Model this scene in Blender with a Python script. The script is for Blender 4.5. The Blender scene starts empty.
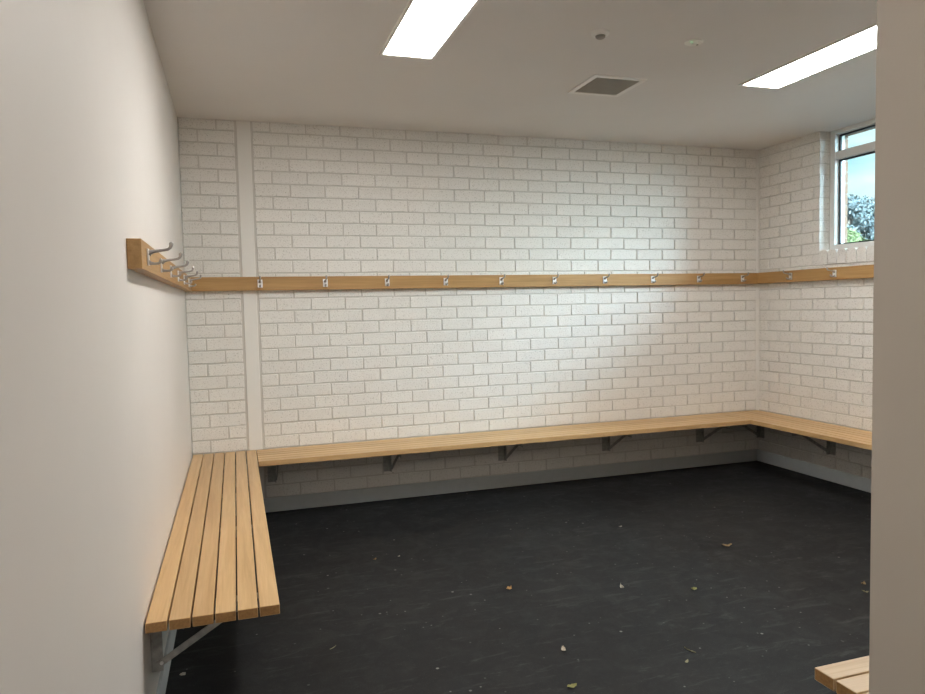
import bpy, bmesh, math, random
from mathutils import Vector, Matrix

random.seed(7)
S = bpy.context.scene
COL = S.collection
PI = math.pi

# ------------------------------------------------------------------ dimensions (metres)
XC, ZC = 4.5854, 2.6629          # room width, ceiling height
XS0, XS1 = 0.357, 0.4632         # smooth vertical strip in the back wall
BP, BH = 0.23528, 0.086          # brick pitch, course height
JO = 0.0085                      # mortar joint
ZJ = lambda k: (31 - k) * BH + 0.0135
YF = -4.0                        # inner face of front wall
XP = 1.426                       # passage side face of the wall beside the camera
YE = -6.3                        # end of the passage
ZB, BW, BT = 0.442, 0.4085, 0.033   # bench top, depth, slat thickness
WY0, WY1 = -0.667, -2.40         # window opening
ZSILL = 1.757
WX = 4.682                       # window frame face
RT, RZ0, RZ1 = 0.042, 1.530, 1.622  # hook rail

# ------------------------------------------------------------------ helpers
def link(o, parent=None):
    COL.objects.link(o)
    if parent is not None:
        o.parent = parent
    return o

def obj(name, bm, mat, parent=None, smooth=False, loc=None):
    me = bpy.data.meshes.new(name)
    bm.normal_update()
    bm.to_mesh(me)
    bm.free()
    for m in (mat if isinstance(mat, (list, tuple)) else [mat]):
        me.materials.append(m)
    if smooth:
        for p in me.polygons:
            p.use_smooth = True
    o = bpy.data.objects.new(name, me)
    link(o, parent)
    if loc is not None:
        o.location = loc
    return o

def thing(name, label, cat, loc=(0, 0, 0), rz=0.0, group=None):
    o = bpy.data.objects.new(name, None)
    o.empty_display_size = 0.05
    COL.objects.link(o)
    o.location = loc
    o.rotation_euler = (0, 0, rz)
    return tag(o, label, cat, group)

def tag(o, label, cat, group=None):
    o['label'] = label
    o['category'] = cat
    if group:
        o['group'] = group
    return o

def structure(o):
    o['kind'] = 'structure'
    return o

def box(bm, a, b, bev=0.0, seg=1, mi=0):
    x0, x1 = sorted((a[0], b[0])); y0, y1 = sorted((a[1], b[1])); z0, z1 = sorted((a[2], b[2]))
    v = [bm.verts.new(p) for p in ((x0,y0,z0),(x1,y0,z0),(x1,y1,z0),(x0,y1,z0),(x0,y0,z1),(x1,y0,z1),(x1,y1,z1),(x0,y1,z1))]
    fs = [bm.faces.new([v[i] for i in q]) for q in ((0,3,2,1),(4,5,6,7),(0,1,5,4),(1,2,6,5),(2,3,7,6),(3,0,4,7))]
    for f in fs:
        f.material_index = mi
    if bev > 0:
        es = list({e for f in fs for e in f.edges})
        r = bmesh.ops.bevel(bm, geom=es, offset=bev, segments=seg, profile=0.5, affect='EDGES')
        for f in r['faces']:
            f.material_index = mi
    return v

def disc(bm, c, r, z0, z1, n=32, r1=None):
    r1 = r if r1 is None else r1
    lo = [bm.verts.new((c[0]+r*math.cos(2*PI*i/n), c[1]+r*math.sin(2*PI*i/n), z0)) for i in range(n)]
    hi = [bm.verts.new((c[0]+r1*math.cos(2*PI*i/n), c[1]+r1*math.sin(2*PI*i/n), z1)) for i in range(n)]
    for i in range(n):
        j = (i+1) % n
        bm.faces.new((lo[i], lo[j], hi[j], hi[i]))
    bm.faces.new(list(reversed(lo))); bm.faces.new(hi)

def lathe(bm, prof, c, n=32):
    rings = []
    for r, z in prof:
        if r < 1e-6:
            rings.append([bm.verts.new((c[0], c[1], c[2]+z))])
        else:
            rings.append([bm.verts.new((c[0]+r*math.cos(2*PI*i/n), c[1]+r*math.sin(2*PI*i/n), c[2]+z)) for i in range(n)])
    for a, b in zip(rings[:-1], rings[1:]):
        for i in range(n):
            j = (i+1) % n
            q = [a[i % len(a)], a[j % len(a)], b[j % len(b)], b[i % len(b)]]
            u = []
            for v in q:
                if v not in u:
                    u.append(v)
            if len(u) > 2:
                bm.faces.new(u)

def tube(bm, pts, rads, n=10):
    pts = [Vector(p) for p in pts]
    rings = []
    up = Vector((1, 0, 0))
    for i, p in enumerate(pts):
        d = (pts[min(i+1, len(pts)-1)] - pts[max(i-1, 0)]).normalized()
        u = up - d*up.dot(d)
        if u.length < 1e-3:
            u = Vector((0, 1, 0)) - d*d.y
        u.normalize(); w = d.cross(u)
        rings.append([bm.verts.new(p + (u*math.cos(2*PI*k/n) + w*math.sin(2*PI*k/n))*rads[i]) for k in range(n)])
    for a, b in zip(rings[:-1], rings[1:]):
        for k in range(n):
            bm.faces.new((a[k], a[(k+1) % n], b[(k+1) % n], b[k]))
    bm.faces.new(list(reversed(rings[0]))); bm.faces.new(rings[-1])

def fix(bm):
    bmesh.ops.recalc_face_normals(bm, faces=bm.faces)
    return bm

# ------------------------------------------------------------------ materials
def lin(r, g, b):
    f = lambda c: c/12.92 if c <= 0.04045 else ((c+0.055)/1.055)**2.4
    return (f(r/255), f(g/255), f(b/255), 1)

class N:
    def __init__(self, name):
        self.m = bpy.data.materials.new(name)
        self.m.use_nodes = True
        self.t = self.m.node_tree
        self.b = self.t.nodes['Principled BSDF']
        self.out = self.t.nodes['Material Output']
    def n(self, typ, **kw):
        x = self.t.nodes.new(typ)
        for k, v in kw.items():
            setattr(x, k, v)
        return x
    def l(self, a, b):
        self.t.links.new(a, b)
    def coord(self, scale=(1, 1, 1), which='Object'):
        tc = self.n('ShaderNodeTexCoord'); mp = self.n('ShaderNodeMapping')
        mp.inputs['Scale'].default_value = scale
        self.l(tc.outputs[which], mp.inputs['Vector'])
        return mp.outputs['Vector']
    def noise(self, vec, scale, detail=3, rough=0.55, dist=0.0):
        x = self.n('ShaderNodeTexNoise')
        x.inputs['Scale'].default_value = scale; x.inputs['Detail'].default_value = detail
        x.inputs['Roughness'].default_value = rough; x.inputs['Distortion'].default_value = dist
        self.l(vec, x.inputs['Vector'])
        return x.outputs['Fac']
    def ramp(self, fac, stops):
        x = self.n('ShaderNodeValToRGB')
        e = x.color_ramp.elements
        while len(e) < len(stops):
            e.new(0.5)
        for i, (p, c) in enumerate(stops):
            e[i].position = p
            e[i].color = c if len(c) == 4 else (*c, 1)
        self.l(fac, x.inputs['Fac'])
        return x.outputs['Color']
    def mix(self, fac, a, b, mode='MIX'):
        x = self.n('ShaderNodeMix', data_type='RGBA', blend_type=mode)
        for s, v in ((0, fac), (6, a), (7, b)):
            if isinstance(v, (int, float, tuple)):
                x.inputs[s].default_value = v
            else:
                self.l(v, x.inputs[s])
        return x.outputs[2]
    def bump(self, h, strength, dist, prev=None):
        x = self.n('ShaderNodeBump')
        x.inputs['Strength'].default_value = strength; x.inputs['Distance'].default_value = dist
        self.l(h, x.inputs['Height'])
        if prev is not None:
            self.l(prev, x.inputs['Normal'])
        return x.outputs['Normal']
    def set(self, color=None, rough=None, metal=None, normal=None, spec=None):
        for k, v in (('Base Color', color), ('Roughness', rough), ('Metallic', metal), ('Normal', normal), ('Specular IOR Level', spec)):
            if v is None:
                continue
            if isinstance(v, (int, float, tuple)):
                self.b.inputs[k].default_value = v
            else:
                self.l(v, self.b.inputs[k])
        return self.m

G3 = lambda v: (v, v, v, 1)

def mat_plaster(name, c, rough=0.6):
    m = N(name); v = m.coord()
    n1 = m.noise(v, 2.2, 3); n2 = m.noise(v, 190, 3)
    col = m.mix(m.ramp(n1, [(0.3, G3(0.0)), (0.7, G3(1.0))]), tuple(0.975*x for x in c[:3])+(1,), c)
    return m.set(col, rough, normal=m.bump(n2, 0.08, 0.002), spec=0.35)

def mat_brick(name, c):
    m = N(name); v = m.coord()
    isl = m.n('ShaderNodeNewGeometry').outputs['Random Per Island']
    grain = m.noise(v, 120, 4, 0.65)
    pits = m.noise(v, 80, 2, 0.5)
    pm = m.ramp(pits, [(0.665, G3(0)), (0.70, G3(1))])
    base = m.mix(isl, tuple(x*0.96 for x in c[:3])+(1,), c)
    sp = m.ramp(m.noise(v, 105, 3, 0.7), [(0.55, G3(0)), (0.66, G3(0.42))])
    base = m.mix(sp, base, lin(150, 143, 132))
    col = m.mix(m.mix(1.0, pm, G3(0.42), 'MULTIPLY'), base, lin(128, 122, 112))
    nb = m.bump(grain, 0.35, 0.003)
    inv = m.ramp(pits, [(0.60, G3(1)), (0.71, G3(0))])
    return m.set(col, 0.5, normal=m.bump(inv, 0.35, 0.003, nb), spec=0.4)

def mat_wood(name, axis, dark, mid, light, rough=0.36):
    m = N(name)
    sc = [26.0, 26.0, 26.0]; sc[axis] = 1.1
    tc = m.n('ShaderNodeTexCoord').outputs['Object']
    isl = m.n('ShaderNodeNewGeometry').outputs['Random Per Island']
    off = m.n('ShaderNodeVectorMath', operation='SCALE'); off.inputs[0].default_value = (13.7, 7.3, 19.1)
    m.l(isl, off.inputs['Scale'])
    add = m.n('ShaderNodeVectorMath', operation='ADD'); m.l(tc, add.inputs[0]); m.l(off.outputs[0], add.inputs[1])
    mp = m.n('ShaderNodeMapping'); mp.inputs['Scale'].default_value = sc; m.l(add.outputs[0], mp.inputs['Vector'])
    g1 = m.noise(mp.outputs[0], 1.6, 4, 0.6, 0.6)
    sc2 = [150.0]*3; sc2[axis] = 4.0
    mp2 = m.n('ShaderNodeMapping'); mp2.inputs['Scale'].default_value = sc2; m.l(add.outputs[0], mp2.inputs['Vector'])
    g2 = m.noise(mp2.outputs[0], 1.5, 3, 0.6)
    c1 = m.ramp(g1, [(0.28, dark), (0.5, mid), (0.74, light)])
    c2 = m.mix(m.ramp(g2, [(0.35, G3(0.35)), (0.6, G3(0))]), c1, dark)
    tint = m.ramp(isl, [(0.0, (0.90, 0.87, 0.83)), (0.5, (1, 1, 1)), (1.0, (1.06, 1.03, 0.99))])
    col = m.mix(1.0, c2, tint, 'MULTIPLY')
    return m.set(col, rough, normal=m.bump(g2, 0.08, 0.001), spec=0.6)

def mat_plain(name, c, rough=0.5, metal=0.0, grain=0.0, gscale=80, spec=0.5):
    m = N(name); v = m.coord()
    n = m.noise(v, gscale, 3)
    col = m.mix(m.ramp(n, [(0.3, G3(0)), (0.7, G3(1))]), tuple(x*(1-grain) for x in c[:3])+(1,), c)
    return m.set(col, rough, metal, spec=spec)

def mat_emit(name, c, s):
    m = N(name)
    m.b.inputs['Base Color'].default_value = (0.9, 0.9, 0.9, 1)
    m.b.inputs['Emission Color'].default_value = c
    m.b.inputs['Emission Strength'].default_value = s
    return m.m

M = {}
M['plaster'] = mat_plaster('painted_plaster', (0.765, 0.735, 0.705, 1), 0.55)
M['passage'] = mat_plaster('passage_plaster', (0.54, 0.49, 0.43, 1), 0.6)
M['ceiling'] = mat_plaster('ceiling_paint', (0.80, 0.785, 0.775, 1), 0.7)
M['brick'] = mat_brick('white_painted_brick', (0.80, 0.785, 0.75, 1))
M['mortar'] = mat_plaster('painted_mortar', (0.65, 0.63, 0.59, 1), 0.7)
M['strip'] = mat_plaster('painted_strip', (0.80, 0.785, 0.75, 1), 0.45)
M['orange_brick'] = mat_plain('orange_face_brick', (0.100, 0.050, 0.021, 1), 0.8, grain=0.25, gscale=25)
W_D, W_M, W_L = lin(186, 149, 101), lin(203, 168, 119), lin(213, 181, 134)
M['tan_mortar'] = mat_plain('tan_mortar', (0.15, 0.125, 0.10, 1), 0.9, 0, 0.2, 60)
M['wood_x'] = mat_wood('bench_oak_x', 0, W_D, W_M, W_L)
M['wood_y'] = mat_wood('bench_oak_y', 1, W_D, W_M, W_L)
R_D, R_M, R_L = lin(158, 121, 72), lin(176, 138, 86), lin(187, 150, 97)
M['wood_sheen'] = mat_wood('oak_painted_sheen', 0, lin(196, 166, 130), lin(214, 188, 152), lin(224, 200, 168))  # bench oak lightened: the window's sheen is put into the colour
M['rail_x'] = mat_wood('rail_oak_x', 0, R_D, R_M, R_L, 0.5)
M['rail_y'] = mat_wood('rail_oak_y', 1, R_D, R_M, R_L, 0.5)
M['end_grain'] = mat_plain('oak_end_grain', lin(172, 130, 80), 0.6, 0, 0.3, 120)
M['galv'] = mat_plain('galvanised_steel', (0.46, 0.46, 0.44, 1), 0.5, 0.45, 0.35, 45)
M['prong'] = mat_plain('chrome_prong_painted_reflection', (0.48, 0.46, 0.45, 1), 0.34, 1.0, 0.05)  # darker than the plates: the black floor's reflection is put into the colour
M['chrome'] = mat_plain('satin_chrome', (0.88, 0.88, 0.89, 1), 0.42, 1.0, 0.04)
M['skirt'] = mat_plain('grey_vinyl_skirting', lin(180, 186, 188), 0.5, 0, 0.06, 20)
M['alu'] = mat_plain('white_powdercoat', (0.78, 0.79, 0.78, 1), 0.35, 0, 0.02)
M['gasket'] = mat_plain('black_gasket', (0.012, 0.014, 0.02, 1), 0.5)
M['white_plastic'] = mat_plain('white_plastic', (0.88, 0.87, 0.85, 1), 0.4)
M['dark_plastic'] = mat_plain('dark_plastic', (0.30, 0.28, 0.25, 1), 0.4)
M['grille'] = mat_plain('grey_grille', (0.42, 0.40, 0.35, 1), 0.55)
M['duct'] = mat_plain('duct_dark', (0.10, 0.095, 0.085, 1), 0.8)
M['panel'] = mat_emit('lit_diffuser', (1.0, 0.965, 0.915, 1), 42.0)
M['led'] = mat_emit('green_led', (0.15, 1.0, 0.35, 1), 2.0)

def mat_floor():
    m = N('black_rubber'); v = m.coord()
    big = m.noise(v, 1.3, 5, 0.6, 0.3); mid = m.noise(v, 7.5, 5, 0.7, 0.6); fine = m.noise(v, 210, 2, 0.6)
    c = m.mix(m.ramp(big, [(0.3, G3(0)), (0.72, G3(1))]), (0.0038, 0.0039, 0.0048, 1), (0.0112, 0.0116, 0.0124, 1))
    scuff = m.ramp(mid, [(0.56, G3(0)), (0.78, G3(1))])
    c = m.mix(m.mix(1.0, scuff, G3(0.55), 'MULTIPLY'), c, (0.046, 0.046, 0.046, 1))
    for sc, r0, r1, p0, cc in ((11.0, 0.05, 0.085, 0.60, (0.26, 0.25, 0.23, 1)), (26.0, 0.07, 0.13, 0.72, (0.20, 0.20, 0.19, 1))):
        vo = m.n('ShaderNodeTexVoronoi'); vo.inputs['Scale'].default_value = sc; m.l(v, vo.inputs['Vector'])
        dots = m.ramp(vo.outputs['Distance'], [(r0, G3(1)), (r1, G3(0))])
        sel = m.n('ShaderNodeSeparateColor'); m.l(vo.outputs['Color'], sel.inputs[0])
        pick = m.ramp(sel.outputs[0], [(p0, G3(0)), (p0 + 0.2, G3(0.9))])
        c = m.mix(m.mix(1.0, dots, pick, 'MULTIPLY'), c, cc)
    streak = m.n('ShaderNodeMapping'); streak.inputs['Scale'].default_value = (3, 14, 5); streak.inputs['Rotation'].default_value = (0, 0, 0.5)
    m.l(v, streak.inputs['Vector'])
    sk = m.ramp(m.noise(streak.outputs[0], 1.4, 6, 0.75, 0.8), [(0.55, G3(0)), (0.72, G3(0.7))])
    c = m.mix(sk, c, (0.062, 0.062, 0.061, 1))
    gr = m.ramp(fine, [(0.62, G3(0)), (0.75, G3(1))])
    c = m.mix(m.mix(1.0, gr, G3(0.5), 'MULTIPLY'), c, (0.10, 0.10, 0.10, 1))
    r = m.ramp(mid, [(0.3, G3(0.55)), (0.7, G3(0.72))])
    return m.set(c, r, normal=m.bump(fine, 0.25, 0.001), spec=0.28)
M['floor'] = mat_floor()

def mat_glass():
    m = N('window_glass')
    tr = m.n('ShaderNodeBsdfTransparent'); tr.inputs[0].default_value = (0.95, 0.98, 0.97, 1)
    gl = m.n('ShaderNodeBsdfGlossy'); gl.inputs['Roughness'].default_value = 0.02
    fr = m.n('ShaderNodeFresnel'); fr.inputs['IOR'].default_value = 1.35
    mx = m.n('ShaderNodeMixShader')
    m.l(fr.outputs[0], mx.inputs[0]); m.l(tr.outputs[0], mx.inputs[1]); m.l(gl.outputs[0], mx.inputs[2])
    m.l(mx.outputs[0], m.out.inputs['Surface'])
    return m.m
M['glass'] = mat_glass()

def mat_leaf(name, a, b):
    m = N(name)
    isl = m.n('ShaderNodeNewGeometry').outputs['Random Per Island']
    return m.set(m.mix(isl, a, b), 0.6, spec=0.3)
M['gum_leaf'] = mat_leaf('gum_leaf', (0.032, 0.043, 0.043, 1), (0.048, 0.060, 0.059, 1))
M['gum_leaf_b'] = mat_leaf('gum_leaf_b', (0.036, 0.046, 0.043, 1), (0.054, 0.062, 0.058, 1))
M['bush_leaf'] = mat_leaf('bush_leaf', (0.050, 0.066, 0.020, 1), (0.072, 0.092, 0.032, 1))
M['bark'] = mat_plain('bark', (0.25, 0.20, 0.16, 1), 0.9, 0, 0.4, 12)
M['grass'] = mat_plain('grass', (0.060, 0.062, 0.060, 1), 0.9, 0, 0.4, 3)
M['dry_leaf'] = mat_plain('dry_leaf', lin(150, 128, 92), 0.8, 0, 0.3, 90)
M['tan_leaf'] = mat_plain('tan_leaf', lin(168, 132, 84), 0.8, 0, 0.3, 90)
M['green_leaf'] = mat_plain('green_leaf', lin(140, 138, 84), 0.8, 0, 0.3, 90)
M['paper'] = mat_plain('paper_scrap', lin(196, 188, 172), 0.8, 0, 0.1, 60)
M['straw'] = mat_plain('straw', lin(150, 144, 110), 0.8, 0, 0.2, 60)

# ------------------------------------------------------------------ brick walls
def brick(bm, u0, u1, z0, z1, depth, place, ch=0.0022):
    """one brick; front face looks out along local -d; place(u, d, z) -> world"""
    j = lambda s=0.0011: random.uniform(-s, s)
    du, dz, dd, tl = j(0.0015), j(0.0012), j(0.0009), j(0.0012)
    u0 += du; u1 += du; z0 += dz; z1 += dz
    dd = max(dd, -0.0009)
    nm = 2 if u1 - u0 > 0.15 else 1
    def ring(i, d):
        lo = [(u0+i + (u1-u0-2*i)*t/(nm+1), d, z0+i) for t in range(nm+2)]
        hi = [(u1-i - (u1-u0-2*i)*t/(nm+1), d, z1-i) for t in range(nm+2)]
        return lo + hi
    L = [ring(0, depth), ring(0, 0.0026), ring(ch, 0.0)]
    wob = [(j(0.0011), j(0.0013)) for _ in L[0]]
    nr = len(L[0])
    um = (u0+u1)/2
    vs = []
    for k, r in enumerate(L):
        row = []
        for q, (u, d, z) in enumerate(r):
            if k:
                t = (u - um)/(u1 - u0)*2
                d += dd + 0.0010 + tl*0.4*t
                u += wob[q][0]; z += wob[q][1]
            row.append(bm.verts.new(place(u, d, z)))
        vs.append(row)
    for a, b in zip(vs[:-1], vs[1:]):
        for i in range(nr):
            k = (i+1) % nr
            bm.faces.new((a[i], a[k], b[k], b[i]))
    bm.faces.new(vs[2]); bm.faces.new(list(reversed(vs[0])))

def courses():
    """(k, z0, z1) of every brick row from the floor to the ceiling"""
    for k in range(1, 32):
        z0, z1 = ZJ(k) + JO/2, ZJ(k-1) - JO/2
        if k == 1:
            z1 = ZC - 0.002
        if k == 31:
            z0 = 0.002
        yield k, z0, z1

bm = bmesh.new()
pb = lambda u, d, z: (u, d, z)
for k, z0, z1 in courses():
    odd = k % 2 == 1
    # left of the strip: 1.5 bricks
    for a, b in ([(0, 1), (1, 1.5)] if odd else [(0, .5), (.5, 1.5)]):
        brick(bm, a*BP + (0.003 if a == 0 else JO/2), min(b*BP, XS0) - JO/2, z0, z1, 0.05, pb)
    i = 0.5 if odd else 1.0
    a = 0.0
    while XS1 + a*BP < XC - 0.03:
        u0 = XS1 + a*BP + JO/2
        u1 = min(XS1 + i*BP - JO/2, XC - 0.016)
        if u1 - u0 > 0.02:
            brick(bm, u0, u1, z0, z1, 0.05, pb)
        a = i
        i += 1.0
fix(bm)
wb = structure(obj('wall_back', bm, [M['brick'], M['mortar']]))
bm = bmesh.new(); bm.from_mesh(wb.data)
n0 = len(bm.faces)
box(bm, (-0.12, 0.0085, -0.1), (XC + 0.3, 0.16, ZC + 0.1), mi=1)
bm.to_mesh(wb.data); bm.free()

bm = bmesh.new()
box(bm, (XS0 + 0.008, -0.0006, 0.0), (XS1 - 0.010, 0.0084, ZC), 0.0015)
structure(obj('trim_1', bm, M['strip']))
bm = bmesh.new()
box(bm, (XC - 0.014, -0.0005, 0.0), (XC + 0.004, 0.0062, ZC), 0.0)
box(bm, (XC - 0.0005, -0.014, 0.0), (XC + 0.006, 0.004, ZC), 0.0)
structure(obj('trim_2', bm, M['strip']))

# right wall with the window opening
bm = bmesh.new()
pr = lambda u, d, z: (XC + d, -u, z)
RW = -YF + 0.1
uw0, uw1 = -WY0, -WY1
ROW_K = 12
for k, z0, z1 in courses():
    odd = k % 2 == 1
    edges = [0.0]
    i = 1.0 if odd else 0.5
    while i*BP + 0.017 < RW:
        edges.append(i); i += 1.0
    edges.append(RW/BP + 0.2)
    for a, b in zip(edges[:-1], edges[1:]):
        u0 = 0.017 + a*BP + (JO/2 if a else 0.0)
        u1 = 0.017 + b*BP - JO/2
        if z1 > ZJ(ROW_K) + 0.02:      # beside the opening
            if u0 < uw0:
                u1 = min(u1, uw0)
            elif u1 > uw1:
                u0 = max(u0, uw1)
            else:
                continue
        if u1 - u0 < 0.025:
            continue
        dep = 0.094 if (abs(u1-uw0) < 0.02 or abs(u0-uw1) < 0.02) else 0.05
        brick(bm, u0, u1, z0, z1, dep, pr)
fix(bm)
wr = structure(obj('wall_right', bm, [M['brick'], M['mortar']]))
bm = bmesh.new(); bm.from_mesh(wr.data)
Z1 = ZC + 0.1
zs = ZJ(ROW_K) - 0.002
for a, b in (((XC+0.0085, 0.0, -0.1), (XC+0.25, WY0+0.006, Z1)), ((XC+0.0085, WY1-0.006, -0.1), (XC+0.25, YF-0.15, Z1)),
             ((XC+0.0085, WY0+0.006, -0.1), (XC+0.25, WY1-0.006, zs+0.002))):
    box(bm, a, b, mi=1)
bm.to_mesh(wr.data); bm.free()

# sill: a row of bricks on edge with rounded top arrises
bm = bmesh.new()
n = 20
pit = (uw1 - uw0) / n
for i in range(n):
    u0 = uw0 + i*pit + 0.003; u1 = uw0 + (i+1)*pit - 0.006
    dx = random.uniform(-0.0015, 0.0015); dz = random.uniform(-0.002, 0.002)
    z0, z1 = zs + 0.006, ZSILL + dz
    rr = 0.021
    prof = [(u0, z0), (u1, z0), (u1, z1-rr)]
    prof += [(u1-rr+rr*math.cos(t*PI/8), z1-rr+rr*math.sin(t*PI/8)) for t in range(1, 5)]
    prof += [(u0+rr+rr*math.cos(PI/2+t*PI/8), z1-rr+rr*math.sin(PI/2+t*PI/8)) for t in range(0, 5)]
    fr = [bm.verts.new((XC - 0.004 + dx, -u, z)) for u, z in prof]
    bk = [bm.verts.new((WX - 0.002, -u, z)) for u, z in prof]
    bm.faces.new(fr); bm.faces.new(list(reversed(bk)))
    for a in range(len(fr)):
        b = (a+1) % len(fr)
        bm.faces.new((fr[a], fr[b], bk[b], bk[a]))
bmesh.ops.recalc_face_normals(bm, faces=bm.faces)
box(bm, (XC+0.011, WY0, zs+0.0025), (WX-0.003, WY1, ZSILL-0.030), mi=1)
structure(obj('trim_3', bm, [M['brick'], M['mortar']]))

# orange outer brick skin round the window
bm = bmesh.new()
po = lambda u, d, z: (4.93 - d, -u, z)
def skin(bm, u0, u1, z0, z1):
    k = 0; z = z0
    while z < z1 - 0.01:
        u = u0 - (0.12 if k % 2 else 0.0)
        while u < u1 - 0.005:
            a, b = max(u, u0), min(u + BP - JO, u1)
            if b - a > 0.02:
                box(bm, (4.845, -a, z), (4.955, -b, min(z + BH - JO, z1)), 0.002)
            u += BP
        z += BH; k += 1
UO0, UO1 = uw0 - 0.089, uw1 + 0.089
skin(bm, -0.4, UO0, 1.1, ZC)
skin(bm, UO1, RW, 1.1, ZC)
skin(bm, UO0, UO1, 1.1, 1.70)
skin(bm, -0.4, RW, ZC, ZC + 0.1)
for a, b in (((4.85, 0.4, 1.1), (4.95, -UO0+0.003, ZC)), ((4.85, -UO1-0.003, 1.1), (4.95, -RW, ZC)), ((4.85, -UO0, 1.1), (4.95, -UO1, 1.695))):
    box(bm, a, b, mi=1)
structure(obj('wall_outside', bm, [M['orange_brick'], M['tan_mortar']]))

# smooth walls, ceiling, floor
bm = bmesh.new(); box(bm, (-0.12, 0.0, -0.1), (0.0, YE, ZC + 0.1)); structure(obj('wall_left', bm, M['plaster']))
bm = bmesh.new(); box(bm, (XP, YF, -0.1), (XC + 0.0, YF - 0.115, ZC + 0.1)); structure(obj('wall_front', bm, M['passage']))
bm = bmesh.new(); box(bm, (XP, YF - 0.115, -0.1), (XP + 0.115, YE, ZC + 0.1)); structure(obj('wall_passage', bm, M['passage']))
bm = bmesh.new(); box(bm, (-0.12, YE, -0.1), (XP + 0.115, YE - 0.1, ZC + 0.1)); structure(obj('wall_entrance', bm, M['plaster']))
bm = bmesh.new(); box(bm, (-0.12, 0.16, ZC), (XC + 0.25, YE - 0.1, ZC + 0.1)); structure(obj('ceiling', bm, M['ceiling']))
bm = bmesh.new(); box(bm, (-0.12, 0.16, -0.12), (XC + 0.25, YE - 0.1, 0.0)); structure(obj('floor', bm, M['floor']))

# skirting
def skirt(name, a, b):
    bm = bmesh.new(); box(bm, a, b, 0.003, 2)
    return structure(obj(name, bm, M['skirt']))
skirt('baseboard_back', (0.012, -0.0095, 0.0), (XC - 0.012, -0.0012, 0.100))
skirt('baseboard_left', (0.0005, 0.0, 0.0), (0.011, YE + 0.01, 0.100))
skirt('baseboard_right', (XC - 0.0095, -0.001, 0.0), (XC - 0.0012, YF + 0.012, 0.100))
skirt('baseboard_front', (XP, YF + 0.0005, 0.0), (XC - 0.012, YF + 0.011, 0.100))

# ------------------------------------------------------------------ window
win = bpy.data.objects.new('window_1', None); COL.objects.link(win); structure(win)
win.location = (WX, WY0, ZSILL)
def wpart(name, bm, m):
    o = obj(name, bm, m)
    o.parent = win
    o.matrix_parent_inverse = Matrix.Translation((-WX, -WY0, -ZSILL))
    return o
ZT = ZC - 0.002
TR0, TR1 = 2.442, 2.500
FW = 0.046
bm = bmesh.new()
Y0, Y1 = WY0 - 0.002, WY1 + 0.002
xa, xb = WX, WX + 0.093
box(bm, (xa, Y0, ZSILL), (xb, Y0 - FW, ZT), 0.003)
box(bm, (xa, Y1, ZSILL), (xb, Y1 + FW, ZT), 0.003)
box(bm, (xa, Y0 - FW, ZT), (xb, Y1 + FW, ZT - 0.032), 0.003)
box(bm, (xa, Y0 - FW, ZSILL), (xb, Y1 + FW, ZSILL + 0.042), 0.003)
box(bm, (xa + 0.002, Y0 - FW, TR0), (xb - 0.004, Y1 + FW, TR1), 0.003)
ym = (Y0 + Y1)/2
wpart('window_frame', bm, M['alu'])
panes = []
for (ya, yb) in ((Y0 - FW, Y1 + FW),):
    for (za, zb) in ((ZSILL + 0.042, TR0), (TR1, ZT - 0.032)):
        panes.append((ya, yb, za, zb))
bm = bmesh.new()
for ya, yb, za, zb in panes:
    g = 0.011
    x0, x1 = WX + 0.042, WX + 0.058
    box(bm, (x0, ya, za), (x1, ya - g, zb)); box(bm, (x0, yb, za), (x1, yb + g, zb))
    box(bm, (x0, ya, zb), (x1, yb, zb - g)); box(bm, (x0, ya, za), (x1, yb, za + g))
wpart('window_gasket', bm, M['gasket'])
for ya, yb, za, zb in panes:
    bm = bmesh.new()
    box(bm, (WX + 0.047, ya - 0.004, za + 0.004), (WX + 0.053, yb + 0.004, zb - 0.004))
    wpart('window_pane', bm, M['glass'])

# ------------------------------------------------------------------ benches
def bracket_parts(parent, mat):
    """bracket in local space: wall plane y=0, room towards -y, z world height; angle leg on the +x side"""
    zt = ZB - BT
    bm = bmesh.new()
    box(bm, (-0.055, -0.0045, zt - 0.20), (0.0, 0.0, zt - 0.002), 0.001)         # leg on the wall
    box(bm, (-0.005, -0.036, zt - 0.20), (0.0, 0.0, zt - 0.002), 0.001)          # outstanding leg
    box(bm, (-0.055, -0.36, zt - 0.0062), (0.0, -0.0, zt - 0.0012), 0.001)       # flat leg under the slats
    box(bm, (-0.005, -0.36, zt - 0.034), (0.0, -0.02, zt - 0.0012), 0.001)
    br = obj('bracket', bm, mat, parent)
    bm = bmesh.new()
    a, b = Vector((0.0032, -0.020, zt - 0.176)), Vector((0.0032, -0.288, zt - 0.014))
    d = (b - a).normalized(); w = Vector((0, -d.z, d.y)) * 0.0105
    t = Vector((0.0030, 0, 0))
    q = [a+w, b+w, b-w, a-w]
    lo = [bm.verts.new(p - t) for p in q]; hi = [bm.verts.new(p + t) for p in q]
    bm.faces.new(lo); bm.faces.new(list(reversed(hi)))
    for i in range(4):
        k = (i+1) % 4
        bm.faces.new((lo[i], lo[k], hi[k], hi[i]))
    fix(bm)
    obj('brace', bm, mat, br)
    bm = bmesh.new()
    for p in (a + d*0.014, ):
        for i in range(1):
            ring = [bm.verts.new((0.0062, p.y + 0.006*math.cos(2*PI*k/6), p.z + 0.006*math.sin(2*PI*k/6))) for k in range(6)]
            top = [bm.verts.new((0.0122, p.y + 0.006*math.cos(2*PI*k/6), p.z + 0.006*math.sin(2*PI*k/6))) for k in range(6)]
            bm.faces.new(ring); bm.faces.new(list(reversed(top)))
            for k in range(6):
                bm.faces.new((ring[k], ring[(k+1) % 6], top[(k+1) % 6], top[k]))
    fix(bm)
    obj('bolt', bm, M['chrome'], br)
    return br

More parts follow.
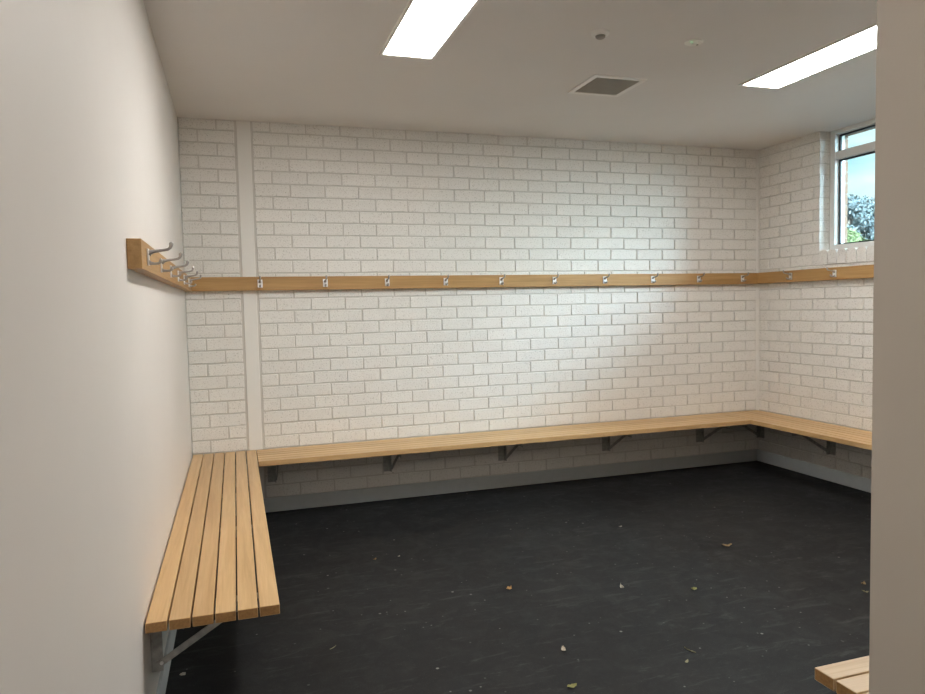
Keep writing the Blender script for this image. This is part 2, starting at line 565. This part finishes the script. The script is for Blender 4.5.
proto_bracket = [None]
def add_bracket(parent, loc, rz, flip=False):
    if proto_bracket[0] is None:
        b = bracket_parts(parent, M['galv'])
        proto_bracket[0] = b
    else:
        src = proto_bracket[0]
        b = src.copy(); COL.objects.link(b); b.parent = parent
        for ch in src.children:
            c = ch.copy(); COL.objects.link(c); c.parent = b
    b.location = loc
    b.rotation_euler = (0, 0, rz)
    b.scale = (-1 if flip else 1, 1, 1)
    return b

def bench(label, corner, along, across, length, mat, ns=6, start_gap=0.007, jitter=0.0):
    """corner = wall end of the bench; along / across = unit vectors in plan"""
    t = thing('slatted_bench', label, 'bench', (corner[0], corner[1], 0.0))
    bm = bmesh.new()
    gap = 0.0055
    w = (BW - start_gap - gap*(ns-1)) / ns
    A = Vector(along); X = Vector(across)
    for i in range(ns):
        s = start_gap + i*(w + gap)
        e0 = random.uniform(0, jitter); e1 = length - random.uniform(0, jitter)
        p = A*e0 + X*s; q = A*e1 + X*(s + w)
        box(bm, (p.x, p.y, ZB - BT), (q.x, q.y, ZB), 0.0022, 2)
    fix(bm)
    ax = 0 if abs(along[0]) > 0.5 else 1
    for f in bm.faces:
        if abs(f.normal[ax]) > 0.95:
            f.material_index = 1
    obj('seat', bm, [mat, M['end_grain']], t)
    return t

LB = 2.69
t = bench('oak slatted bench along the smooth white left wall', (0, -LB), (0, 1, 0), (1, 0, 0), LB - 0.003, M['wood_y'], jitter=0.002)
for y in (-2.53, -1.70, -0.88, -0.12):
    add_bracket(t, (0.0005, y + LB, 0.0), PI/2, True)
t = bench('long oak slatted bench against the white brick back wall', (BW + 0.005, 0.0), (1, 0, 0), (0, -1, 0), XC - 2*BW - 0.010, M['wood_x'])
for x in (0.535, 1.345, 2.237, 3.126, 4.012):
    add_bracket(t, (x - BW - 0.005, -0.0012, 0.0), 0.0)
t = bench('oak slatted bench along the brick wall under the window', (XC, 0.0), (0, -1, 0), (-1, 0, 0), 3.55, M['wood_y'])
for y in (-0.035, -0.79, -1.60, -2.45, -3.3):
    add_bracket(t, (-0.0025, y, 0.0), -PI/2, True)
t = bench('oak slatted bench end, painted with window sheen, poking out beside the near right wall', (1.697, YF), (1, 0, 0), (0, 1, 0), XC - BW - 1.697 - 0.006, M['wood_sheen'], jitter=0.001)
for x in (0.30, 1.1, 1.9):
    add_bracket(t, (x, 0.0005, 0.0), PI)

# ------------------------------------------------------------------ hook rails
def hook_proto(parent):
    bm = bmesh.new()
    box(bm, (-0.016, -0.0055, -0.027), (0.016, 0.0, 0.027), 0.0018, 2)
    for z in (-0.012, 0.012):
        for x in (-0.0095, 0.0095):
            q = [bm.verts.new((x + 0.003*math.cos(2*PI*k/8), -0.0064, z + 0.003*math.sin(2*PI*k/8))) for k in range(8)]
            p = [bm.verts.new((x + 0.0034*math.cos(2*PI*k/8), -0.0054, z + 0.0034*math.sin(2*PI*k/8))) for k in range(8)]
            bm.faces.new(q)
            for k in range(8):
                bm.faces.new((p[k], p[(k+1) % 8], q[(k+1) % 8], q[k]))
    fix(bm)
    h = obj('hook', bm, M['chrome'], parent)
    bm = bmesh.new()
    pts = [(0, -0.003, 0.0095), (0, -0.009, 0.0155), (0, -0.018, 0.0180), (0, -0.034, 0.0205), (0, -0.050, 0.0225), (0, -0.063, 0.0250),
           (0, -0.0700, 0.0300), (0, -0.0728, 0.0370), (0, -0.0735, 0.0420), (0, -0.0738, 0.0465), (0, -0.0738, 0.0495)]
    tube(bm, pts, [0.0110, 0.0085, 0.0060, 0.0048, 0.0045, 0.0046, 0.0050, 0.0060, 0.0068, 0.0062, 0.0025], 12)
    fix(bm); obj('upper_prong', bm, M['prong'], h, smooth=True)
    bm = bmesh.new()
    pts = [(0, -0.002, -0.016), (0, -0.010, -0.0205), (0, -0.022, -0.0215), (0, -0.032, -0.0205), (0, -0.0385, -0.0165), (0, -0.0405, -0.0105), (0, -0.0410, -0.0065)]
    tube(bm, pts, [0.0080, 0.0056, 0.0044, 0.0045, 0.0052, 0.0060, 0.0025], 12)
    fix(bm); obj('lower_prong', bm, M['prong'], h, smooth=True)
    return h
hook0 = [None]
def add_hook(parent, loc, rz):
    if hook0[0] is None:
        h = hook0[0] = hook_proto(parent)
    else:
        h = hook0[0].copy(); COL.objects.link(h); h.parent = parent
        for ch in hook0[0].children:
            c = ch.copy(); COL.objects.link(c); c.parent = h
    h.location = loc; h.rotation_euler = (0, 0, rz)

def rail(label, a, b, mat, hooks, rz, base):
    t = thing('hook_rail', label, 'coat rack', (base[0], base[1], RZ0))
    bm = bmesh.new()
    box(bm, (a[0]-base[0], a[1]-base[1], 0.0), (b[0]-base[0], b[1]-base[1], RZ1 - RZ0), 0.0018, 2)
    fix(bm)
    obj('board', bm, mat, t)
    for x, y in hooks:
        add_hook(t, (x - base[0], y - base[1], 1.576 - RZ0), rz)
    return t
rail('oak hook rail with double hooks on the smooth left wall', (0.0003, -2.64), (RT, -0.003), M['rail_y'],
     [(RT, -2.49 + 0.435*i) for i in range(6)], PI/2, (0.0, -2.64))
rail('long oak rail of silver hooks across the brick back wall', (RT + 0.001, -RT), (XC - RT - 0.001, -0.0015), M['rail_x'],
     [(0.477 + 0.4351*i, -RT) for i in range(10)], 0.0, (RT, 0.0))
rail('oak hook rail on the brick wall below the window', (XC - RT, -0.0025), (XC - 0.0015, -3.9), M['rail_y'],
     [(XC - RT, -0.425 - 0.435*i) for i in range(2)], -PI/2, (XC, 0.0))

# ------------------------------------------------------------------ ceiling fittings
def ceiling_light(label, x0, x1, y0, y1):
    t = thing('ceiling_light', label, 'ceiling light', ((x0+x1)/2, (y0+y1)/2, ZC), group='recessed ceiling light panels')
    cx, cy = (x0+x1)/2, (y0+y1)/2
    hx, hy, fw = (x1-x0)/2, abs(y1-y0)/2, 0.018
    bm = bmesh.new()
    zb = -0.0075
    box(bm, (-hx-fw, -hy-fw, zb), (-hx, hy+fw, -0.0003), 0.0015)
    box(bm, (hx, -hy-fw, zb), (hx+fw, hy+fw, -0.0003), 0.0015)
    box(bm, (-hx, -hy-fw, zb), (hx, -hy, -0.0003), 0.0015)
    box(bm, (-hx, hy, zb), (hx, hy+fw, -0.0003), 0.0015)
    obj('frame', bm, M['white_plastic'], t)
    bm = bmesh.new(); box(bm, (-hx, -hy, -0.0042), (hx, hy, -0.0003))
    obj('diffuser', bm, M['panel'], t)
    return t
ceiling_light('lit rectangular ceiling panel nearer the smooth left wall', 1.060, 1.308, -1.470, -2.675)
ceiling_light('lit rectangular ceiling panel nearer the window', 3.204, 3.454, -1.490, -2.695)
ceiling_light('added fill light panel in the entrance passage, out of view', 0.590, 0.840, -5.50, -6.10)  # unseen panel, added to brighten the near left and right walls

t = thing('ceiling_vent', 'square grey grille vent set in the ceiling', 'vent', (2.428, -1.265, ZC))
bm = bmesh.new()
o, i_ = 0.170, 0.138
for s in (-1, 1):
    box(bm, (s*i_, -o, -0.006), (s*o, o, -0.0003), 0.0015)
    box(bm, (-i_, s*i_, -0.006), (i_, s*o, -0.0003), 0.0015)
obj('frame', bm, M['white_plastic'], t)
bm = bmesh.new(); box(bm, (-i_, -i_, -0.0012), (i_, i_, -0.0003)); obj('backing', bm, M['duct'], t)
bm = bmesh.new()
nn = 20
for k in range(1, nn):
    p = -i_ + 2*i_*k/nn
    box(bm, (p-0.002, -i_, -0.0052), (p+0.002, i_, -0.0013)); box(bm, (-i_, p-0.002, -0.0052), (i_, p+0.002, -0.0013))
obj('grille', bm, M['grille'], t)

t = thing('smoke_detector', 'round white smoke detector with dark centre on ceiling', 'detector', (1.988, -1.988, ZC))
bm = bmesh.new(); lathe(bm, [(0, -0.0005), (0.042, -0.0005), (0.042, -0.010), (0.036, -0.016), (0.024, -0.018), (0, -0.018)], (0, 0, 0)); fix(bm)
obj('base', bm, M['white_plastic'], t, smooth=False)
bm = bmesh.new(); lathe(bm, [(0, -0.0182), (0.024, -0.0182), (0.022, -0.026), (0.015, -0.031), (0, -0.033)], (0, 0, 0)); fix(bm)
obj('sensor_dome', bm, M['dark_plastic'], t, smooth=True)

t = thing('emergency_light', 'small round ceiling fitting with a tiny green light', 'ceiling light', (2.501, -1.992, ZC))
bm = bmesh.new(); lathe(bm, [(0, -0.0005), (0.044, -0.0005), (0.044, -0.003), (0.038, -0.007), (0.016, -0.008), (0.014, -0.012), (0, -0.013)], (0, 0, 0)); fix(bm)
obj('base', bm, M['white_plastic'], t)
bm = bmesh.new(); lathe(bm, [(0, -0.0075), (0.0035, -0.0075), (0.0035, -0.010), (0, -0.0115)], (-0.026, -0.016, 0), 12); fix(bm)
obj('indicator_light', bm, M['led'], t)
bm = bmesh.new(); lathe(bm, [(0, -0.0078), (0.006, -0.0078), (0.006, -0.010), (0, -0.011)], (0.024, 0.008, 0), 12); fix(bm)
obj('lens', bm, M['dark_plastic'], t)

# ------------------------------------------------------------------ litter on the floor
def leaf_mesh(L, W, curl, seed):
    rnd = random.Random(seed)
    bm = bmesh.new()
    n = 8
    rows = []
    for i in range(n+1):
        t_ = i/n
        w = W*0.5*math.sin(PI*min(1, t_*0.97+0.03))**0.8*(1+rnd.uniform(-.25, .25))
        x = (t_-0.5)*L
        z = 0.0006 + curl*(2*t_-1)**2*(0.5+rnd.random()*0.5)
        rows.append([(x, -w, z + curl*0.6*rnd.random()), (x, 0, z), (x, w, z + curl*0.8*rnd.random())])
    top = [[bm.verts.new(p) for p in r] for r in rows]
    bot = [[bm.verts.new((p[0], p[1], p[2]-0.0005)) for p in r] for r in rows]
    for i in range(n):
        for k in range(2):
            bm.faces.new((top[i][k], top[i+1][k], top[i+1][k+1], top[i][k+1]))
            bm.faces.new((bot[i][k], bot[i][k+1], bot[i+1][k+1], bot[i+1][k]))
    per = [(i, 0) for i in range(n+1)] + [(n, 1), (n, 2)] + [(i, 2) for i in range(n-1, -1, -1)] + [(0, 1)]
    for a, b in zip(per, per[1:] + per[:1]):
        bm.faces.new((top[a[0]][a[1]], bot[a[0]][a[1]], bot[b[0]][b[1]], top[b[0]][b[1]]))
    return fix(bm)

def litter(name, cat, label, x, y, L, W, curl, mat, rz):
    o = obj(name, leaf_mesh(L, W, curl, int(1000*x-777*y)), mat, loc=(x, y, 0.0004))
    o.rotation_euler = (0, 0, rz)
    return tag(o, label, cat, 'litter scattered on the black floor')

litter('dry_leaf', 'leaf', 'pale tan dry leaf on black floor below the right end of the back bench', 2.920, -1.706, 0.058, 0.034, 0.010, M['dry_leaf'], -0.3)
litter('dry_leaf', 'leaf', 'orange-tan curled leaf on black floor near the middle of the photo', 1.539, -1.832, 0.040, 0.026, 0.010, M['tan_leaf'], 0.6)
litter('dry_leaf', 'leaf', 'yellow-green leaf on black floor, right of centre', 2.372, -2.157, 0.034, 0.030, 0.008, M['green_leaf'], 0.2)
litter('dry_leaf', 'leaf', 'large whitish leaf, nearest pale leaf to the camera', 1.515, -2.486, 0.038, 0.022, 0.012, M['paper'], 1.2)
litter('dry_leaf', 'leaf', 'olive leaf at the bottom edge of the black floor', 1.424, -2.743, 0.040, 0.022, 0.006, M['green_leaf'], 0.1)
litter('grass_blade', 'grass', 'thin bent grass blade on black floor near the close bench end', 1.984, -2.665, 0.055, 0.007, 0.005, M['straw'], 1.9)
litter('dry_leaf', 'leaf', 'small leaf crumb just in front of the thin grass blade', 1.920, -2.734, 0.030, 0.012, 0.005, M['straw'], 0.7)
litter('paper_scrap', 'paper', 'white crumpled scrap in the middle of the black floor', 2.059, -2.018, 0.030, 0.018, 0.012, M['paper'], 1.5)
litter('paper_scrap', 'paper', 'small white scrap farthest back on the black floor', 2.542, -1.182, 0.020, 0.014, 0.006, M['paper'], 0.0)
litter('dry_leaf', 'leaf', 'tan leaf on the floor at the edge of the near right wall', 3.172, -2.392, 0.034, 0.020, 0.008, M['dry_leaf'], 0.5)
litter('dry_leaf', 'leaf', 'pale leaf just in front of the tan leaf by the near right wall', 3.098, -2.470, 0.030, 0.020, 0.008, M['straw'], 2.4)
litter('dry_leaf', 'leaf', 'tan leaf crumb on the floor right of the left bench', 0.995, -1.187, 0.026, 0.016, 0.006, M['tan_leaf'], 0.8)
litter('paper_scrap', 'paper', 'tiny white scrap beside the tan crumb right of the left bench', 1.131, -1.188, 0.015, 0.010, 0.004, M['paper'], 0.3)
litter('grass_blade', 'grass', 'short pale straw on black floor near the left bench end', 0.639, -2.138, 0.042, 0.004, 0.003, M['straw'], 0.75)
litter('paper_scrap', 'paper', 'round white scrap on the floor under the left bench', 0.062, -2.150, 0.026, 0.022, 0.004, M['paper'], 0.75)
litter('twig', 'twig', 'small dark twig on the floor under the long back bench', 3.159, -0.20, 0.060, 0.006, 0.006, M['gasket'], -0.3)

# ------------------------------------------------------------------ outside
bm = bmesh.new()
nx, ny = 14, 14
grid = [[bm.verts.new((5.2 + 55*i/nx, -25 + 70*j/ny, -0.3 + 0.04*max(0, 55*i/nx - 12) + random.uniform(-.15, .15))) for j in range(ny+1)] for i in range(nx+1)]
for i in range(nx):
    for j in range(ny):
        bm.faces.new((grid[i][j], grid[i+1][j], grid[i+1][j+1], grid[i][j+1]))
structure(obj('ground_outside', fix(bm), M['grass']))

def foliage(clumps, nleaf, size, seed):
    rnd = random.Random(seed)
    bm = bmesh.new()
    for (cx, cy, cz, r) in clumps:
        for _ in range(nleaf):
            d = Vector((rnd.gauss(0, 1), rnd.gauss(0, 1), rnd.gauss(0, 1))).normalized()
            p = Vector((cx, cy, cz)) + d*r*(0.55 + 0.5*rnd.random())
            a = Vector((rnd.gauss(0, 1), rnd.gauss(0, 1), rnd.gauss(0, 1))).normalized()
            b = a.cross(d)
            if b.length < 0.05:
                continue
            b.normalize()
            s = size*rnd.uniform(0.6, 1.3)
            bm.faces.new([bm.verts.new(p + q) for q in (a*s, b*s*0.42, -a*s, -b*s*0.42)])
    return bm

def tree(name, label, cat, x, y, z, h, r, leaf, seed, group, size=0.095, nl=1700):
    rnd = random.Random(seed)
    t = thing(name, label, cat, (x, y, z), group=group)
    cl = []
    for k in range(11):
        a = rnd.uniform(0, 2*PI); q = r*rnd.uniform(0.15, 0.75)
        zz = h*(0.32 + 0.56*k/10)
        cl.append((q*math.cos(a), q*math.sin(a), zz, r*rnd.uniform(0.36, 0.52)*(1.1 - 0.4*k/10)))
    obj('foliage', foliage(cl, nl, size, seed), leaf, t)
    bm = bmesh.new()
    tube(bm, [(0, 0, -0.3), (0.05*r, 0, h*0.3), (0, 0.06*r, h*0.6), (0, 0, h*0.85)], [0.05*h, 0.04*h, 0.025*h, 0.008*h], 8)
    for c in cl[::2]:
        tube(bm, [(0, 0, c[2]*0.62), (c[0]*0.5, c[1]*0.5, c[2]*0.8), c[:3]], [0.016*h, 0.012*h, 0.005*h], 6)
    obj('trunk', fix(bm), M['bark'], t)
    return t
GT = 'grey-green trees outside the window'
gz = lambda x: -0.3 + 0.04*max(0, x - 5.2 - 12)
for k, (x, y, h, r, lf) in enumerate([(24.5, 18.1, 5.8, 1.3, 'gum_leaf'), (27.8, 20.0, 5.9, 1.5, 'gum_leaf_b'), (36.0, 28.6, 7.7, 2.4, 'gum_leaf'),
                                      (24.0, 14.4, 5.4, 1.4, 'gum_leaf')]):
    tree('gum_tree', ['grey-green tree seen through the window beside the orange brick jamb', 'grey-green tree in the window at the edge of the near wall',
                      'taller grey tree farther back in the window view', 'grey-green tree outside the window, mostly behind the near wall edge'][k],
         'tree', x, y, gz(x), h - gz(x), r, M[lf], 50 + k, GT)
for k, (x, y, h, r) in enumerate([(20.5, 14.25, 4.25, 0.85), (17.5, 10.55, 3.45, 0.75)]):
    tree('bush', ['bright yellow-green bush low in the window by the brick jamb', 'bright yellow-green bush low in the window by the near wall'][k],
         'bush', x, y, gz(x), h - gz(x), r, M['bush_leaf'], 80 + k, 'bright bushes outside the window', 0.09, 700)

# ------------------------------------------------------------------ sky
w = bpy.data.worlds.new('sky'); S.world = w
w.use_nodes = True
nt = w.node_tree
bg = nt.nodes['Background']
tc = nt.nodes.new('ShaderNodeTexCoord'); sx = nt.nodes.new('ShaderNodeSeparateXYZ')
nt.links.new(tc.outputs['Generated'], sx.inputs[0])
no = nt.nodes.new('ShaderNodeTexNoise'); no.inputs['Scale'].default_value = 3.2; no.inputs['Detail'].default_value = 4
mp = nt.nodes.new('ShaderNodeMapping'); mp.inputs['Scale'].default_value = (1, 1, 3.0); mp.inputs['Location'].default_value = (0.3, 0.1, 0.0)
nt.links.new(tc.outputs['Generated'], mp.inputs[0]); nt.links.new(mp.outputs[0], no.inputs['Vector'])
cr = nt.nodes.new('ShaderNodeValToRGB')
cr.color_ramp.elements[0].position = 0.42; cr.color_ramp.elements[0].color = (0.31, 0.80, 0.90, 1)
cr.color_ramp.elements[1].position = 0.62; cr.color_ramp.elements[1].color = (0.88, 0.98, 1.0, 1)
nt.links.new(no.outputs['Fac'], cr.inputs[0])
def mrange(sock, a, b, c, d):
    x = nt.nodes.new('ShaderNodeMapRange'); x.interpolation_type = 'SMOOTHSTEP'
    for k, v in zip(('From Min', 'From Max', 'To Min', 'To Max'), (a, b, c, d)):
        x.inputs[k].default_value = v
    nt.links.new(sock, x.inputs['Value'])
    return x.outputs[0]
def mmath(op, a, b):
    x = nt.nodes.new('ShaderNodeMath'); x.operation = op
    for i, v in enumerate((a, b)):
        if isinstance(v, (int, float)):
            x.inputs[i].default_value = v
        else:
            nt.links.new(v, x.inputs[i])
    return x.outputs[0]
# unseen side of the sky and overhead brightened to add daylight through the window
low = mmath('MULTIPLY', mrange(sx.outputs['Y'], -0.75, -0.10, 1.0, 0.0), mrange(sx.outputs['Z'], 0.0, 0.45, 0.15, 1.0))
sky_boost = mmath('MAXIMUM', low, mrange(sx.outputs['Z'], 0.25, 0.7, 0.0, 0.2))
sky_gain = mmath('MULTIPLY_ADD', sky_boost, 75.0)
sky_gain.node.inputs[2].default_value = 1.35
cm = nt.nodes.new('ShaderNodeMix'); cm.data_type = 'RGBA'
nt.links.new(sky_boost, cm.inputs[0])
nt.links.new(cr.outputs[0], cm.inputs[6]); cm.inputs[7].default_value = (0.60, 0.78, 1.0, 1)
nt.links.new(cm.outputs[2], bg.inputs['Color']); nt.links.new(sky_gain, bg.inputs['Strength'])

# ------------------------------------------------------------------ camera
RM = Matrix(((0.951463, 0.30537, 0.038307), (-0.306994, 0.9505, 0.048016), (-0.021748, -0.057446, 0.998112)))
rx, fy, uz = RM.col[0], RM.col[1], RM.col[2]
cam = bpy.data.cameras.new('camera')
co = bpy.data.objects.new('camera', cam); COL.objects.link(co)
co.matrix_world = Matrix(((rx.x, uz.x, -fy.x, 0.305), (rx.y, uz.y, -fy.y, -5.0086), (rx.z, uz.z, -fy.z, 1.3933), (0, 0, 0, 1)))
cam.sensor_fit = 'HORIZONTAL'; cam.sensor_width = 36.0
cam.lens = 706.38/925*36.0
cam.clip_start = 0.02; cam.clip_end = 300
S.camera = co

# ------------------------------------------------------------------ view
S.view_settings.view_transform = 'Standard'
S.view_settings.look = 'None'
S.view_settings.gamma = 1.0
S.view_settings.use_curve_mapping = False
S.view_settings.exposure = 0.0
S.cycles.use_denoising = True
S.cycles.max_bounces = 14
S.cycles.diffuse_bounces = 8
S.cycles.transparent_max_bounces = 12
S.cycles.sample_clamp_indirect = 8.0
S.cycles.caustics_reflective = False
S.cycles.caustics_refractive = False
